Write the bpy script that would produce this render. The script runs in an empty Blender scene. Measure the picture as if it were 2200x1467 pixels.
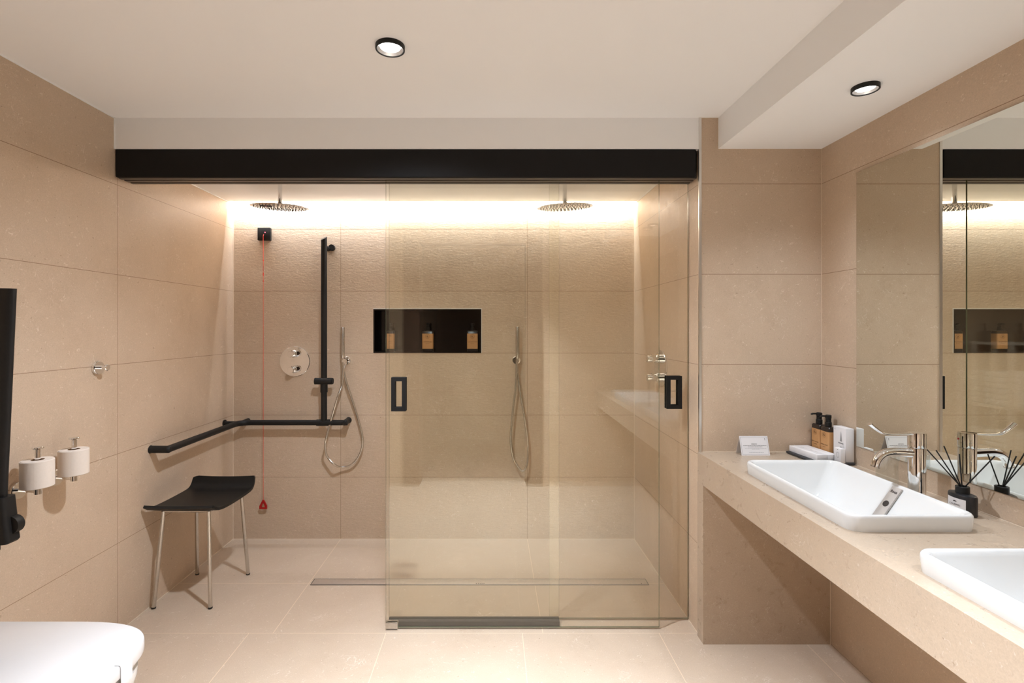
import bpy, bmesh, math, random
from mathutils import Vector, Matrix
random.seed(7)
S = bpy.context.scene
COL = S.collection
PI = math.pi

# ------------------------------------------------------------------ camera
F = 1090.0
cd = bpy.data.cameras.new('camera'); cam = bpy.data.objects.new('camera', cd); COL.objects.link(cam)
cd.sensor_width = 36.0; cd.lens = 36.0 * F / 2200.0
cd.shift_x = (1100 - 1058) / 2200.0
cd.shift_y = (705 - 733.5) / 2200.0
cd.clip_start = 0.02
cam.location = (0, 0, 1.356); cam.rotation_euler = (PI / 2, 0, 0)
S.camera = cam

# ------------------------------------------------------------------ view, world
S.view_settings.view_transform = 'Standard'
S.view_settings.look = 'None'
S.view_settings.exposure = 0.30
S.view_settings.gamma = 1.0
S.view_settings.use_curve_mapping = False
S.cycles.transparent_max_bounces = 32
w = bpy.data.worlds.new('world'); S.world = w; w.use_nodes = True
w.node_tree.nodes['Background'].inputs[0].default_value = (1.0, 0.9, 0.8, 1)
w.node_tree.nodes['Background'].inputs[1].default_value = 0.02

# ------------------------------------------------------------------ room numbers
XL, XR = -1.668, 1.452
YB = 3.263          # back wall
YF = 2.238          # front plane of shower opening
YD = 0.22           # wall with the doorway, beside the camera
XS = 0.913          # right wall of the shower
ZC, ZS, ZH = 2.284, 2.155, 2.147
ZT = 0.81           # counter top

DOWN_W = (158.0, 560.0, 25.0, 30.0)
DOWN_A = (152, 84, 128, 92)
LED_W = 36.0

def light(name, kind, loc, rot, energy, color=(1, 1, 1), **kw):
    l = bpy.data.lights.new(name, kind); l.energy = energy; l.color = color
    for k, v in kw.items(): setattr(l, k, v)
    o = bpy.data.objects.new(name, l); COL.objects.link(o)
    o.location = loc; o.rotation_euler = rot
    return o
LAMP = (0.87, 0.97, 1.11)
DL = [(-0.336, 1.667, ZC), (0.05, 0.72, ZC), (1.221, 1.661, ZH), (1.221, 0.72, ZH)]  # second and fourth are unseen lamps added as fill to brighten the ceilings
for i, (x, y, z) in enumerate(DL):
    light('downlight_and_fill_lamp', 'SPOT', (x, y, z - 0.018), (0, 0, 0), DOWN_W[i], LAMP,
          spot_size=math.radians(DOWN_A[i]), spot_blend=1.0, shadow_soft_size=0.045)
# LED strip in the cove above the back wall of the shower
light('led_strip_lamp', 'AREA', ((XL + XS) / 2, 3.208, 2.20), (math.radians(72), 0, 0), LED_W, (0.90, 0.97, 1.08),
      shape='RECTANGLE', size=XS - XL - 0.02, size_y=0.008)

# ------------------------------------------------------------------ materials
def new_mat(name):
    m = bpy.data.materials.new(name); m.use_nodes = True
    nt = m.node_tree; b = nt.nodes['Principled BSDF']
    return m, nt, b
def srgb(r, g, b):
    f = lambda c: ((c / 255 + 0.055) / 1.055) ** 2.4 if c > 10 else c / 255 / 12.92
    return (f(r), f(g), f(b), 1)
def plain(name, col, rough=0.5, metal=0.0, spec=0.5, noise=0.04, scale=30, bump=0.0, coat=0.0):
    m, nt, b = new_mat(name)
    b.inputs['Roughness'].default_value = rough
    b.inputs['Metallic'].default_value = metal
    b.inputs['Specular IOR Level'].default_value = spec
    b.inputs['Coat Weight'].default_value = coat
    tc = nt.nodes.new('ShaderNodeTexCoord')
    n = nt.nodes.new('ShaderNodeTexNoise'); n.inputs['Scale'].default_value = scale
    nt.links.new(tc.outputs['Object'], n.inputs['Vector'])
    mx = nt.nodes.new('ShaderNodeMix'); mx.data_type = 'RGBA'
    c = col
    mx.inputs['A'].default_value = (c[0] * (1 - noise), c[1] * (1 - noise), c[2] * (1 - noise), 1)
    mx.inputs['B'].default_value = (min(1, c[0] * (1 + noise)), min(1, c[1] * (1 + noise)), min(1, c[2] * (1 + noise)), 1)
    nt.links.new(n.outputs['Fac'], mx.inputs['Factor'])
    nt.links.new(mx.outputs['Result'], b.inputs['Base Color'])
    if bump:
        bp = nt.nodes.new('ShaderNodeBump'); bp.inputs['Strength'].default_value = bump; bp.inputs['Distance'].default_value = 0.001
        nt.links.new(n.outputs['Fac'], bp.inputs['Height']); nt.links.new(bp.outputs['Normal'], b.inputs['Normal'])
    return m

def stone(name, joints, rough=0.42, bscale=(1, 1, 1), bfreq=38.0, joint_col=srgb(146, 118, 92), jw=0.0022, bump=0.35, tint=(1, 1, 1), bmul=1.0):
    """beige limestone tile. joints: list of (axis, position or ('period',p,offset))"""
    m, nt, b = new_mat(name)
    N = nt.nodes.new; L = nt.links.new
    b.inputs['Roughness'].default_value = rough
    b.inputs['Specular IOR Level'].default_value = 0.35
    tc = N('ShaderNodeTexCoord')
    def noise(scale, detail=4, rough_=0.55, dist=0.0):
        n = N('ShaderNodeTexNoise'); n.inputs['Scale'].default_value = scale; n.inputs['Detail'].default_value = detail
        n.inputs['Roughness'].default_value = rough_; n.inputs['Distortion'].default_value = dist
        L(tc.outputs['Object'], n.inputs['Vector']); return n
    def ramp(src, p0, p1, c0, c1):
        r = N('ShaderNodeValToRGB'); r.color_ramp.elements[0].position = p0; r.color_ramp.elements[1].position = p1
        r.color_ramp.elements[0].color = c0; r.color_ramp.elements[1].color = c1
        L(src, r.inputs['Fac']); return r
    def mix(fac, a, b_):
        x = N('ShaderNodeMix'); x.data_type = 'RGBA'
        if hasattr(fac, 'links'): L(fac, x.inputs['Factor'])
        else: x.inputs['Factor'].default_value = fac
        for s, v in (('A', a), ('B', b_)):
            if hasattr(v, 'links'): L(v, x.inputs[s])
            else: x.inputs[s].default_value = v
        return x.outputs['Result']
    t = tint
    def T(c): return (c[0] * t[0], c[1] * t[1], c[2] * t[2], 1)
    cloud = noise(2.3, 5, 0.6, 0.4)
    base = ramp(cloud.outputs['Fac'], 0.3, 0.72, T(srgb(197, 173, 148)), T(srgb(215, 193, 169))).outputs['Color']
    mid = noise(22, 6, 0.7, 0.6)
    m1 = ramp(mid.outputs['Fac'], 0.35, 0.68, (0, 0, 0, 1), (1, 1, 1, 1))
    base = mix(m1.outputs['Color'], base, T(srgb(207, 184, 159)))
    fine = noise(260, 3, 0.7)
    f1 = ramp(fine.outputs['Fac'], 0.35, 0.75, (0.88, 0.88, 0.88, 1), (1.08, 1.08, 1.08, 1))
    mul = N('ShaderNodeMix'); mul.data_type = 'RGBA'; mul.blend_type = 'MULTIPLY'; mul.inputs['Factor'].default_value = 0.8
    L(base, mul.inputs['A']); L(f1.outputs['Color'], mul.inputs['B']); base = mul.outputs['Result']
    # short pale hair veins: thin iso lines of one noise gated by another
    vn = noise(9.0, 3, 0.6, 1.6)
    sb = N('ShaderNodeMath'); sb.operation = 'SUBTRACT'; L(vn.outputs['Fac'], sb.inputs[0]); sb.inputs[1].default_value = 0.5
    ab = N('ShaderNodeMath'); ab.operation = 'ABSOLUTE'; L(sb.outputs[0], ab.inputs[0])
    vr = ramp(ab.outputs[0], 0.0, 0.006, (1, 1, 1, 1), (0, 0, 0, 1))
    gate = noise(6.5, 2, 0.5)
    gr = ramp(gate.outputs['Fac'], 0.56, 0.66, (0, 0, 0, 1), (1, 1, 1, 1))
    vm = N('ShaderNodeMath'); vm.operation = 'MULTIPLY'; L(vr.outputs['Color'], vm.inputs[0]); L(gr.outputs['Color'], vm.inputs[1])
    vs = N('ShaderNodeMath'); vs.operation = 'MULTIPLY'; L(vm.outputs[0], vs.inputs[0]); vs.inputs[1].default_value = 0.7
    base = mix(vs.outputs[0], base, T(srgb(236, 221, 204)))
    # pale fossil specks and dark pits
    sp = noise(75, 2, 0.5, 1.5)
    sr = ramp(sp.outputs['Fac'], 0.66, 0.72, (0, 0, 0, 1), (0.55, 0.55, 0.55, 1))
    base = mix(sr.outputs['Color'], base, T(srgb(232, 217, 199)))
    dk = noise(95, 2, 0.5, 0.5)
    dr = ramp(dk.outputs['Fac'], 0.70, 0.76, (0, 0, 0, 1), (0.5, 0.5, 0.5, 1))
    base = mix(dr.outputs['Color'], base, T(srgb(150, 122, 97)))
    # joints
    sep = N('ShaderNodeSeparateXYZ'); L(tc.outputs['Object'], sep.inputs[0])
    mask = None
    for ax, pos in joints:
        src = sep.outputs[ax]
        lim = None
        if isinstance(pos, tuple):
            if pos[0] == 'period':
                a = N('ShaderNodeMath'); a.operation = 'SUBTRACT'; L(src, a.inputs[0]); a.inputs[1].default_value = pos[2] - pos[1] / 2
                d = N('ShaderNodeMath'); d.operation = 'DIVIDE'; L(a.outputs[0], d.inputs[0]); d.inputs[1].default_value = pos[1]
                fr = N('ShaderNodeMath'); fr.operation = 'FRACT'; L(d.outputs[0], fr.inputs[0])
                s2 = N('ShaderNodeMath'); s2.operation = 'SUBTRACT'; L(fr.outputs[0], s2.inputs[0]); s2.inputs[1].default_value = 0.5
                a2 = N('ShaderNodeMath'); a2.operation = 'ABSOLUTE'; L(s2.outputs[0], a2.inputs[0])
                m2 = N('ShaderNodeMath'); m2.operation = 'MULTIPLY'; L(a2.outputs[0], m2.inputs[0]); m2.inputs[1].default_value = pos[1]
                dist = m2.outputs[0]
            else:   # (position, limiting axis, lo, hi)
                a = N('ShaderNodeMath'); a.operation = 'SUBTRACT'; L(src, a.inputs[0]); a.inputs[1].default_value = pos[0]
                a2 = N('ShaderNodeMath'); a2.operation = 'ABSOLUTE'; L(a.outputs[0], a2.inputs[0]); dist = a2.outputs[0]
                g = N('ShaderNodeMath'); g.operation = 'GREATER_THAN'; L(sep.outputs[pos[1]], g.inputs[0]); g.inputs[1].default_value = pos[2]
                l = N('ShaderNodeMath'); l.operation = 'LESS_THAN'; L(sep.outputs[pos[1]], l.inputs[0]); l.inputs[1].default_value = pos[3]
                lm = N('ShaderNodeMath'); lm.operation = 'MULTIPLY'; L(g.outputs[0], lm.inputs[0]); L(l.outputs[0], lm.inputs[1]); lim = lm.outputs[0]
        else:
            a = N('ShaderNodeMath'); a.operation = 'SUBTRACT'; L(src, a.inputs[0]); a.inputs[1].default_value = pos
            a2 = N('ShaderNodeMath'); a2.operation = 'ABSOLUTE'; L(a.outputs[0], a2.inputs[0]); dist = a2.outputs[0]
        c = N('ShaderNodeMath'); c.operation = 'LESS_THAN'; L(dist, c.inputs[0]); c.inputs[1].default_value = jw / 2
        o = c.outputs[0]
        if lim is not None:
            mm = N('ShaderNodeMath'); mm.operation = 'MULTIPLY'; L(o, mm.inputs[0]); L(lim, mm.inputs[1]); o = mm.outputs[0]
        if mask is None: mask = o
        else:
            mx = N('ShaderNodeMath'); mx.operation = 'MAXIMUM'; L(mask, mx.inputs[0]); L(o, mx.inputs[1]); mask = mx.outputs[0]
    if mask is not None: base = mix(mask, base, joint_col)
    L(base, b.inputs['Base Color'])
    # relief
    bn = noise(bfreq, 8, 0.68, 0.5)
    mp = N('ShaderNodeMapping'); mp.inputs['Scale'].default_value = bscale
    L(tc.outputs['Object'], mp.inputs['Vector']); L(mp.outputs['Vector'], bn.inputs['Vector'])
    mapn = N('ShaderNodeBump'); mapn.inputs['Strength'].default_value = bump; mapn.inputs['Distance'].default_value = 0.0022 * bmul
    L(bn.outputs['Fac'], mapn.inputs['Height'])
    L(mapn.outputs['Normal'], b.inputs['Normal'])
    rr = ramp(mid.outputs['Fac'], 0.3, 0.7, (rough - 0.06,) * 3 + (1,), (rough + 0.08,) * 3 + (1,))
    L(rr.outputs['Color'], b.inputs['Roughness'])
    return m

HJ = (2, ('period', 0.3985, 0.0))
M = {}
M['st_back'] = stone('limestone_back_wall', [HJ, (0, -0.976), (0, 0.2245)], rough=0.5, bump=0.75, bmul=1.3, bscale=(0.55, 1, 1.5), bfreq=62.0)
M['st_left'] = stone('limestone_left_wall', [HJ, (1, 2.257)], rough=0.36)
M['st_right'] = stone('limestone_right_wall', [HJ], rough=0.4)
M['st_block'] = stone('limestone_front_wall', [HJ], rough=0.4)
M['st_floor'] = stone('limestone_floor', [(1, 2.257), (1, (2.697, 0, XL, XS)), (0, (-0.976, 1, 2.257, 4)), (0, (0.2245, 1, 2.257, 4)),
                    (0, (-1.083, 1, 0, 2.257)), (0, (-0.474, 1, 0, 2.257)), (0, (0.133, 1, 0, 2.257)), (0, (0.741, 1, 0, 2.257)), (0, (1.349, 1, 0, 2.257)), (1, (1.057, 0, -2, 2))],
                    joint_col=srgb(226, 204, 178), jw=0.003, rough=0.38, tint=(0.96, 0.98, 1.01), bump=0.25)
M['st_counter'] = stone('limestone_counter', [], rough=0.3, tint=(0.77, 0.77, 0.77), bump=0.2)
M['ceiling'] = plain('ceiling_paint', srgb(249, 248, 247), 0.9, noise=0.01, scale=3)
M['black'] = plain('matt_black_coating', (0.012, 0.011, 0.010, 1), 0.5, spec=0.3, noise=0.2, scale=60)
M['beam'] = plain('matt_black_beam', (0.009, 0.008, 0.0075, 1), 0.7, spec=0.25, noise=0.1)
M['blackp'] = plain('black_plastic', (0.009, 0.0085, 0.008, 1), 0.42, spec=0.35, noise=0.2, scale=60)
M['chrome'] = plain('polished_chrome', (0.86, 0.86, 0.86, 1), 0.05, 1.0, noise=0.02)
M['steel'] = plain('brushed_steel', (0.62, 0.59, 0.55, 1), 0.27, 1.0, noise=0.08, scale=90)
M['drain'] = plain('brushed_drain_steel', (0.85, 0.81, 0.77, 1), 0.5, 1.0, noise=0.08, scale=90)
M['ceramic'] = plain('white_glazed_ceramic', srgb(228, 227, 224), 0.08, noise=0.01, coat=0.4)
M['lid'] = plain('white_toilet_plastic', srgb(216, 212, 209), 0.22, noise=0.01)
M['paper'] = plain('toilet_paper', srgb(226, 213, 200), 0.95, noise=0.03, scale=120, bump=0.3)
M['card'] = plain('white_card', srgb(236, 232, 231), 0.6, noise=0.01)
M['ink'] = plain('black_ink', srgb(70, 64, 62), 0.7)
M['inkgrey'] = plain('grey_ink', srgb(150, 148, 146), 0.7)
M['tan'] = plain('tan_paper_label', srgb(201, 150, 98), 0.6, noise=0.03)
M['brownink'] = plain('brown_ink', srgb(92, 62, 36), 0.7)
M['bottle'] = plain('dark_bottle', srgb(48, 38, 32), 0.3, noise=0.05)
M['red'] = plain('red_plastic', srgb(176, 22, 22), 0.4)
M['cord'] = plain('orange_red_cord', srgb(222, 62, 40), 0.7)
M['slate'] = plain('dark_slate', srgb(52, 52, 54), 0.5, noise=0.15, scale=60)
M['wood'] = plain('brown_wood_casing', srgb(92, 66, 50), 0.5, noise=0.25, scale=14)
M['hall'] = plain('hall_paint', srgb(120, 100, 84), 0.9, noise=0.03)
M['niche'] = plain('black_glass_lining', (0.006, 0.005, 0.0045, 1), 0.12, noise=0.1)
M['trimal'] = plain('aluminium_trim', (0.75, 0.73, 0.7, 1), 0.3, 1.0)
M['grout'] = plain('cream_silicone', srgb(222, 203, 180), 0.6)
M['greystrip'] = plain('grey_glazed_panel', srgb(188, 180, 173), 0.2, noise=0.01)
M['dark'] = plain('dark_hollow', (0.03, 0.022, 0.018, 1), 0.6)
M['towel'] = plain('white_terry', srgb(235, 228, 220), 1.0, noise=0.05, scale=200, bump=0.8)
M['shelf'] = plain('pale_shelf', srgb(222, 208, 192), 0.5)
M['rail'] = plain('grey_anodised', srgb(96, 90, 84), 0.35, 0.4, noise=0.05)
M['reflector'] = plain('lamp_reflector', (0.75, 0.75, 0.76, 1), 0.35, 0.8)

def glass_mat(name, tint, f0=0.045, edge=None):
    m = bpy.data.materials.new(name); m.use_nodes = True
    nt = m.node_tree; nt.nodes.clear(); N = nt.nodes.new; L = nt.links.new
    out = N('ShaderNodeOutputMaterial'); tr = N('ShaderNodeBsdfTransparent'); gl = N('ShaderNodeBsdfGlossy')
    tr.inputs['Color'].default_value = tint; gl.inputs['Roughness'].default_value = 0.0
    gl.inputs['Color'].default_value = (1, 1, 1, 1)
    g = N('ShaderNodeNewGeometry'); dt = N('ShaderNodeVectorMath'); dt.operation = 'DOT_PRODUCT'
    L(g.outputs['Incoming'], dt.inputs[0]); L(g.outputs['Normal'], dt.inputs[1])
    a = N('ShaderNodeMath'); a.operation = 'ABSOLUTE'; L(dt.outputs['Value'], a.inputs[0])
    s = N('ShaderNodeMath'); s.operation = 'SUBTRACT'; s.inputs[0].default_value = 1.0; L(a.outputs[0], s.inputs[1])
    p = N('ShaderNodeMath'); p.operation = 'POWER'; L(s.outputs[0], p.inputs[0]); p.inputs[1].default_value = 5
    mu = N('ShaderNodeMath'); mu.operation = 'MULTIPLY_ADD'; L(p.outputs[0], mu.inputs[0]); mu.inputs[1].default_value = 1 - f0; mu.inputs[2].default_value = f0
    mx = N('ShaderNodeMixShader'); L(mu.outputs[0], mx.inputs[0]); L(tr.outputs[0], mx.inputs[1]); L(gl.outputs[0], mx.inputs[2])
    L(mx.outputs[0], out.inputs[0]); return m
M['glass'] = glass_mat('clear_shower_glass', (0.985, 0.987, 0.966, 1))
M['tumbler'] = glass_mat('drinking_glass', (0.95, 0.96, 0.955, 1), 0.07)
M['edge'] = plain('green_glass_edge', srgb(96, 100, 78), 0.15, noise=0.05)
def emis(name, col, s):
    m = bpy.data.materials.new(name); m.use_nodes = True; nt = m.node_tree; nt.nodes.clear()
    o = nt.nodes.new('ShaderNodeOutputMaterial'); e = nt.nodes.new('ShaderNodeEmission')
    e.inputs[0].default_value = col; e.inputs[1].default_value = s; nt.links.new(e.outputs[0], o.inputs[0]); return m
M['lamp'] = emis('lamp_lens', (1, 0.98, 0.95, 1), 6.0)
M['ledtape'] = emis('led_tape', (1, 0.97, 0.92, 1), 5.0)
M['redled'] = emis('red_indicator', (1, 0.15, 0.2, 1), 2.5)
def mirror_mat():
    m, nt, b = new_mat('silvered_mirror'); b.inputs['Metallic'].default_value = 1; b.inputs['Roughness'].default_value = 0.0
    b.inputs['Base Color'].default_value = (0.83, 0.85, 0.80, 1); return m
M['mirror'] = mirror_mat()

# ------------------------------------------------------------------ mesh helpers
def BM(): return bmesh.new()
def box(bm, x0, x1, y0, y1, z0, z1):
    v = [bm.verts.new((x, y, z)) for z in (z0, z1) for y in (y0, y1) for x in (x0, x1)]
    for f in ((0, 2, 3, 1), (4, 5, 7, 6), (0, 1, 5, 4), (2, 6, 7, 3), (0, 4, 6, 2), (1, 3, 7, 5)):
        bm.faces.new([v[i] for i in f])
    return v
def rbox(bm, x0, x1, y0, y1, z0, z1, r=0.002, seg=2):
    b2 = BM(); box(b2, x0, x1, y0, y1, z0, z1)
    bmesh.ops.bevel(b2, geom=list(b2.edges), offset=r, segments=seg, affect='EDGES', profile=0.5)
    merge(bm, b2)
def merge(bm, b2, mat=None):
    if mat is not None: bmesh.ops.transform(b2, matrix=mat, verts=b2.verts)
    me = bpy.data.meshes.new('tmp'); b2.to_mesh(me); b2.free(); bm.from_mesh(me); bpy.data.meshes.remove(me)
def frame_for(d):
    d = d.normalized(); u = Vector((0, 0, 1)) if abs(d.z) < 0.9 else Vector((1, 0, 0))
    a = d.cross(u).normalized(); return a, d.cross(a).normalized()
def cyl(bm, p0, p1, r0, r1=None, seg=32, cap=True):
    p0, p1 = Vector(p0), Vector(p1); r1 = r0 if r1 is None else r1
    a, b = frame_for(p1 - p0)
    R = []
    for p, r in ((p0, r0), (p1, r1)):
        R.append([bm.verts.new(p + a * (r * math.cos(2 * PI * i / seg)) + b * (r * math.sin(2 * PI * i / seg))) for i in range(seg)])
    for i in range(seg):
        j = (i + 1) % seg; bm.faces.new((R[0][i], R[0][j], R[1][j], R[1][i]))
    if cap: bm.faces.new(R[0][::-1]); bm.faces.new(R[1])
def lathe(bm, prof, center, axis=(0, 0, 1), seg=40, sx=1.0, sy=1.0):
    """prof: list of (radius, height) along axis"""
    c = Vector(center); ax = Vector(axis).normalized()
    if abs(ax.z) > 0.99: a, b = Vector((1, 0, 0)), Vector((0, 1, 0)) * (1 if ax.z > 0 else -1)
    else: a, b = frame_for(ax)
    rings = []
    for r, h in prof:
        if r < 1e-6: rings.append([bm.verts.new(c + ax * h)])
        else: rings.append([bm.verts.new(c + ax * h + a * (r * sx * math.cos(2 * PI * i / seg)) + b * (r * sy * math.sin(2 * PI * i / seg))) for i in range(seg)])
    for k in range(len(rings) - 1):
        A, B = rings[k], rings[k + 1]
        for i in range(seg):
            j = (i + 1) % seg
            if len(A) == 1 and len(B) == 1: continue
            if len(A) == 1: bm.faces.new((A[0], B[j], B[i]))
            elif len(B) == 1: bm.faces.new((A[i], A[j], B[0]))
            else: bm.faces.new((A[i], A[j], B[j], B[i]))
def tube(bm, pts, r, seg=14, cap=True, closed=False, rad=None):
    pts = [Vector(p) for p in pts]; n = len(pts)
    tg = []
    for i in range(n):
        if closed: t = pts[(i + 1) % n] - pts[i - 1]
        else: t = pts[min(i + 1, n - 1)] - pts[max(i - 1, 0)]
        tg.append(t.normalized())
    a, _ = frame_for(tg[0]); rings = []
    for i in range(n):
        a = (a - tg[i] * a.dot(tg[i])).normalized(); b = tg[i].cross(a)
        rr = rad[i] if rad else r
        rings.append([bm.verts.new(pts[i] + a * (rr * math.cos(2 * PI * k / seg)) + b * (rr * math.sin(2 * PI * k / seg))) for k in range(seg)])
    for i in range(n if closed else n - 1):
        A, B = rings[i], rings[(i + 1) % n]
        for k in range(seg):
            l = (k + 1) % seg; bm.faces.new((A[k], A[l], B[l], B[k]))
    if cap and not closed: bm.faces.new(rings[0][::-1]); bm.faces.new(rings[-1])
def spline(P, n=10, closed=False):
    P = [Vector(p) for p in P]; out = []; m = len(P)
    for i in range(m if closed else m - 1):
        if closed: p0, p1, p2, p3 = P[i - 1], P[i], P[(i + 1) % m], P[(i + 2) % m]
        else: p0, p1, p2, p3 = P[max(i - 1, 0)], P[i], P[i + 1], P[min(i + 2, m - 1)]
        for k in range(n):
            t = k / n
            out.append(0.5 * ((2 * p1) + (-p0 + p2) * t + (2 * p0 - 5 * p1 + 4 * p2 - p3) * t * t + (-p0 + 3 * p1 - 3 * p2 + p3) * t ** 3))
    if not closed: out.append(P[-1])
    return out
def loops(bm, L, cap0=True, cap1=True):
    R = [[bm.verts.new(p) for p in l] for l in L]; n = len(R[0])
    for A, B in zip(R, R[1:]):
        for i in range(n):
            j = (i + 1) % n; bm.faces.new((A[i], A[j], B[j], B[i]))
    if cap0: bm.faces.new(R[0][::-1])
    if cap1: bm.faces.new(R[-1])
def rrect(x0, x1, y0, y1, z, r, seg=6):
    out = []
    for cx, cy, a0 in ((x1 - r, y1 - r, 0), (x0 + r, y1 - r, 90), (x0 + r, y0 + r, 180), (x1 - r, y0 + r, 270)):
        for k in range(seg + 1):
            a = math.radians(a0 + 90 * k / seg); out.append((cx + r * math.cos(a), cy + r * math.sin(a), z))
    return out

def obj(name, bm, mat, parent=None, smooth=True, ang=35, label=None):
    if parent is not None: bmesh.ops.translate(bm, verts=bm.verts, vec=-Vector(parent['_w']))
    bmesh.ops.remove_doubles(bm, verts=bm.verts, dist=1e-6)
    bmesh.ops.recalc_face_normals(bm, faces=bm.faces)
    me = bpy.data.meshes.new(name); bm.to_mesh(me); bm.free()
    if isinstance(mat, (list, tuple)):
        for x in mat: me.materials.append(x)
    else: me.materials.append(mat)
    if smooth:
        me.polygons.foreach_set('use_smooth', [True] * len(me.polygons))
        try: me.set_sharp_from_angle(angle=math.radians(ang))
        except Exception: pass
    o = bpy.data.objects.new(name, me); COL.objects.link(o)
    if parent is not None: o.parent = parent
    if label: o['label'] = label
    o['_w'] = tuple(parent['_w']) if parent is not None else (0.0, 0.0, 0.0)
    return o
def thing(name, label, cat, loc, group=None):
    o = bpy.data.objects.new(name, None); COL.objects.link(o); o.empty_display_size = 0.05
    o.location = loc; o['_w'] = tuple(loc); o['label'] = label; o['category'] = cat
    if group: o['group'] = group
    return o
def tag(o, label, cat, group=None):
    o['label'] = label; o['category'] = cat
    if group: o['group'] = group
    return o
def struct(name, bm, mat, smooth=False):
    o = obj(name, bm, mat, None, smooth); o['kind'] = 'structure'; return o
B_CAM = Matrix(((1, 0, 0), (0, 0, -1), (0, 1, 0)))      # text facing the camera (-Y)
B_NX = Matrix(((0, 0, -1), (-1, 0, 0), (0, 1, 0)))      # text facing -X
def text(name, s, size, loc, basis, mat, parent, align='CENTER', bold=0.0, sx=1.0):
    c = bpy.data.curves.new(name, 'FONT'); c.body = s; c.size = size; c.align_x = align; c.align_y = 'CENTER'
    c.extrude = 0.00005; c.offset = bold; c.resolution_u = 3
    t = bpy.data.objects.new('t', c); COL.objects.link(t)
    bpy.context.view_layer.update()
    dg = bpy.context.evaluated_depsgraph_get()
    me = bpy.data.meshes.new_from_object(t.evaluated_get(dg))
    bpy.data.objects.remove(t)
    bm = BM(); bm.from_mesh(me); bpy.data.meshes.remove(me)
    bmesh.ops.transform(bm, matrix=Matrix.Translation(loc) @ basis.to_4x4() @ Matrix.Diagonal((sx, 1, 1, 1)), verts=bm.verts)
    return obj(name, bm, mat, parent, False)

# ------------------------------------------------------------------ the setting
bm = BM(); box(bm, XL - 0.12, XR + 0.12, 0.07, YB + 0.12, -0.1, 0.0); struct('floor', bm, M['st_floor'])
bm = BM(); box(bm, XL - 0.12, XL, 0.05, YB + 0.12, 0, 2.45); struct('wall_left', bm, M['st_left'])
bm = BM()
NX0, NX1, NZ0, NZ1 = -0.766, -0.072, 1.197, 1.479
box(bm, XL, NX0, YB, YB + 0.13, 0, 2.45); box(bm, NX1, XS, YB, YB + 0.13, 0, 2.45)
box(bm, NX0, NX1, YB, YB + 0.13, 0, NZ0); box(bm, NX0, NX1, YB, YB + 0.13, NZ1, 2.45)
struct('wall_back', bm, M['st_back'])
bm = BM(); box(bm, XS, XR, YF, YB + 0.13, 0, 2.45); struct('wall_shower_right', bm, M['st_block'])
bm = BM(); box(bm, XR, XR + 0.12, 0.05, YB + 0.12, 0, 2.45); struct('wall_right', bm, M['st_right'])
bm = BM(); box(bm, XL, XR, YD, YF, ZC, ZC + 0.1)
struct('ceiling', bm, M['ceiling'])
bm = BM(); box(bm, XL, XS, YF, YF + 0.12, ZH, ZC + 0.1); box(bm, XL, XS, YF + 0.12, 3.2, ZS, ZS + 0.05)
box(bm, XL, XS, 3.18, 3.2, ZS + 0.05, 2.36); box(bm, XL, XS, 3.18, YB, 2.36, 2.40)
struct('ceiling_shower', bm, M['ceiling'])
bm = BM(); box(bm, 0.996, XR, YD, YF, ZH, ZC); struct('ceiling_soffit', bm, M['ceiling'])
# wall with the doorway the photo is taken from
DX0, DX1, DZ = -0.64, 0.30, 2.10
bm = BM(); box(bm, XL, DX0, 0.07, YD, 0, 2.45); box(bm, DX1, XR, 0.07, YD, 0, 2.45); box(bm, DX0, DX1, 0.07, YD, DZ, 2.45)
struct('wall_front', bm, M['st_right'])
bm = BM()
box(bm, DX0 - 0.13, DX0, YD, YD + 0.018, 0, DZ + 0.13); box(bm, DX1, DX1 + 0.13, YD, YD + 0.018, 0, DZ + 0.13); box(bm, DX0, DX1, YD, YD + 0.018, DZ, DZ + 0.13)
box(bm, DX0, DX0 + 0.012, 0.06, YD + 0.018, 0, DZ); box(bm, DX1 - 0.012, DX1, 0.06, YD + 0.018, 0, DZ); box(bm, DX0, DX1, 0.06, YD + 0.018, DZ - 0.012, DZ)
struct('trim_1', bm, M['wood'])
bm = BM()
box(bm, -1.0, 0.9, -1.6, 0.07, -0.1, 0); box(bm, -1.1, -1.0, -1.6, 0.07, 0, 2.4); box(bm, 0.9, 1.0, -1.6, 0.07, 0, 2.4)
box(bm, -1.0, 0.9, -1.7, -1.6, 0, 2.4); box(bm, -1.1, 1.0, -1.7, 0.07, 2.4, 2.5)
struct('wall_hall', bm, M['hall'])
# silicone beads in the corners
bm = BM(); s = 0.003
box(bm, XL, XS, YB - s, YB, 0, s); box(bm, XL, XL + s, 0.3, YB, 0, s); box(bm, XS - s, XS, YF, YB, 0, s)
box(bm, XL, XL + s, YB - s, YB, 0, ZS); box(bm, XS - s, XS, YB - s, YB, 0, ZS)
box(bm, XR - 0.002, XR, YF - 0.002, YF, ZT, ZH)
struct('trim_2', bm, M['grout'])
bm = BM(); box(bm, XS - 0.003, XS + 0.008, YF - 0.004, YF + 0.006, ZT, ZC); struct('trim_3', bm, M['trimal'])
# white edge strip under ceiling along the left wall
bm = BM(); box(bm, XL, XL + 0.004, YF, 3.2, ZS - 0.004, ZS); box(bm, XS - 0.004, XS, YF + 0.12, 3.2, ZS - 0.004, ZS)
box(bm, XL, XL + 0.004, YD, YF, ZC - 0.004, ZC); box(bm, XL, XL + 0.004, YF - 0.004, YF, ZH, ZC)
struct('trim_4', bm, M['ceiling'])
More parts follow.
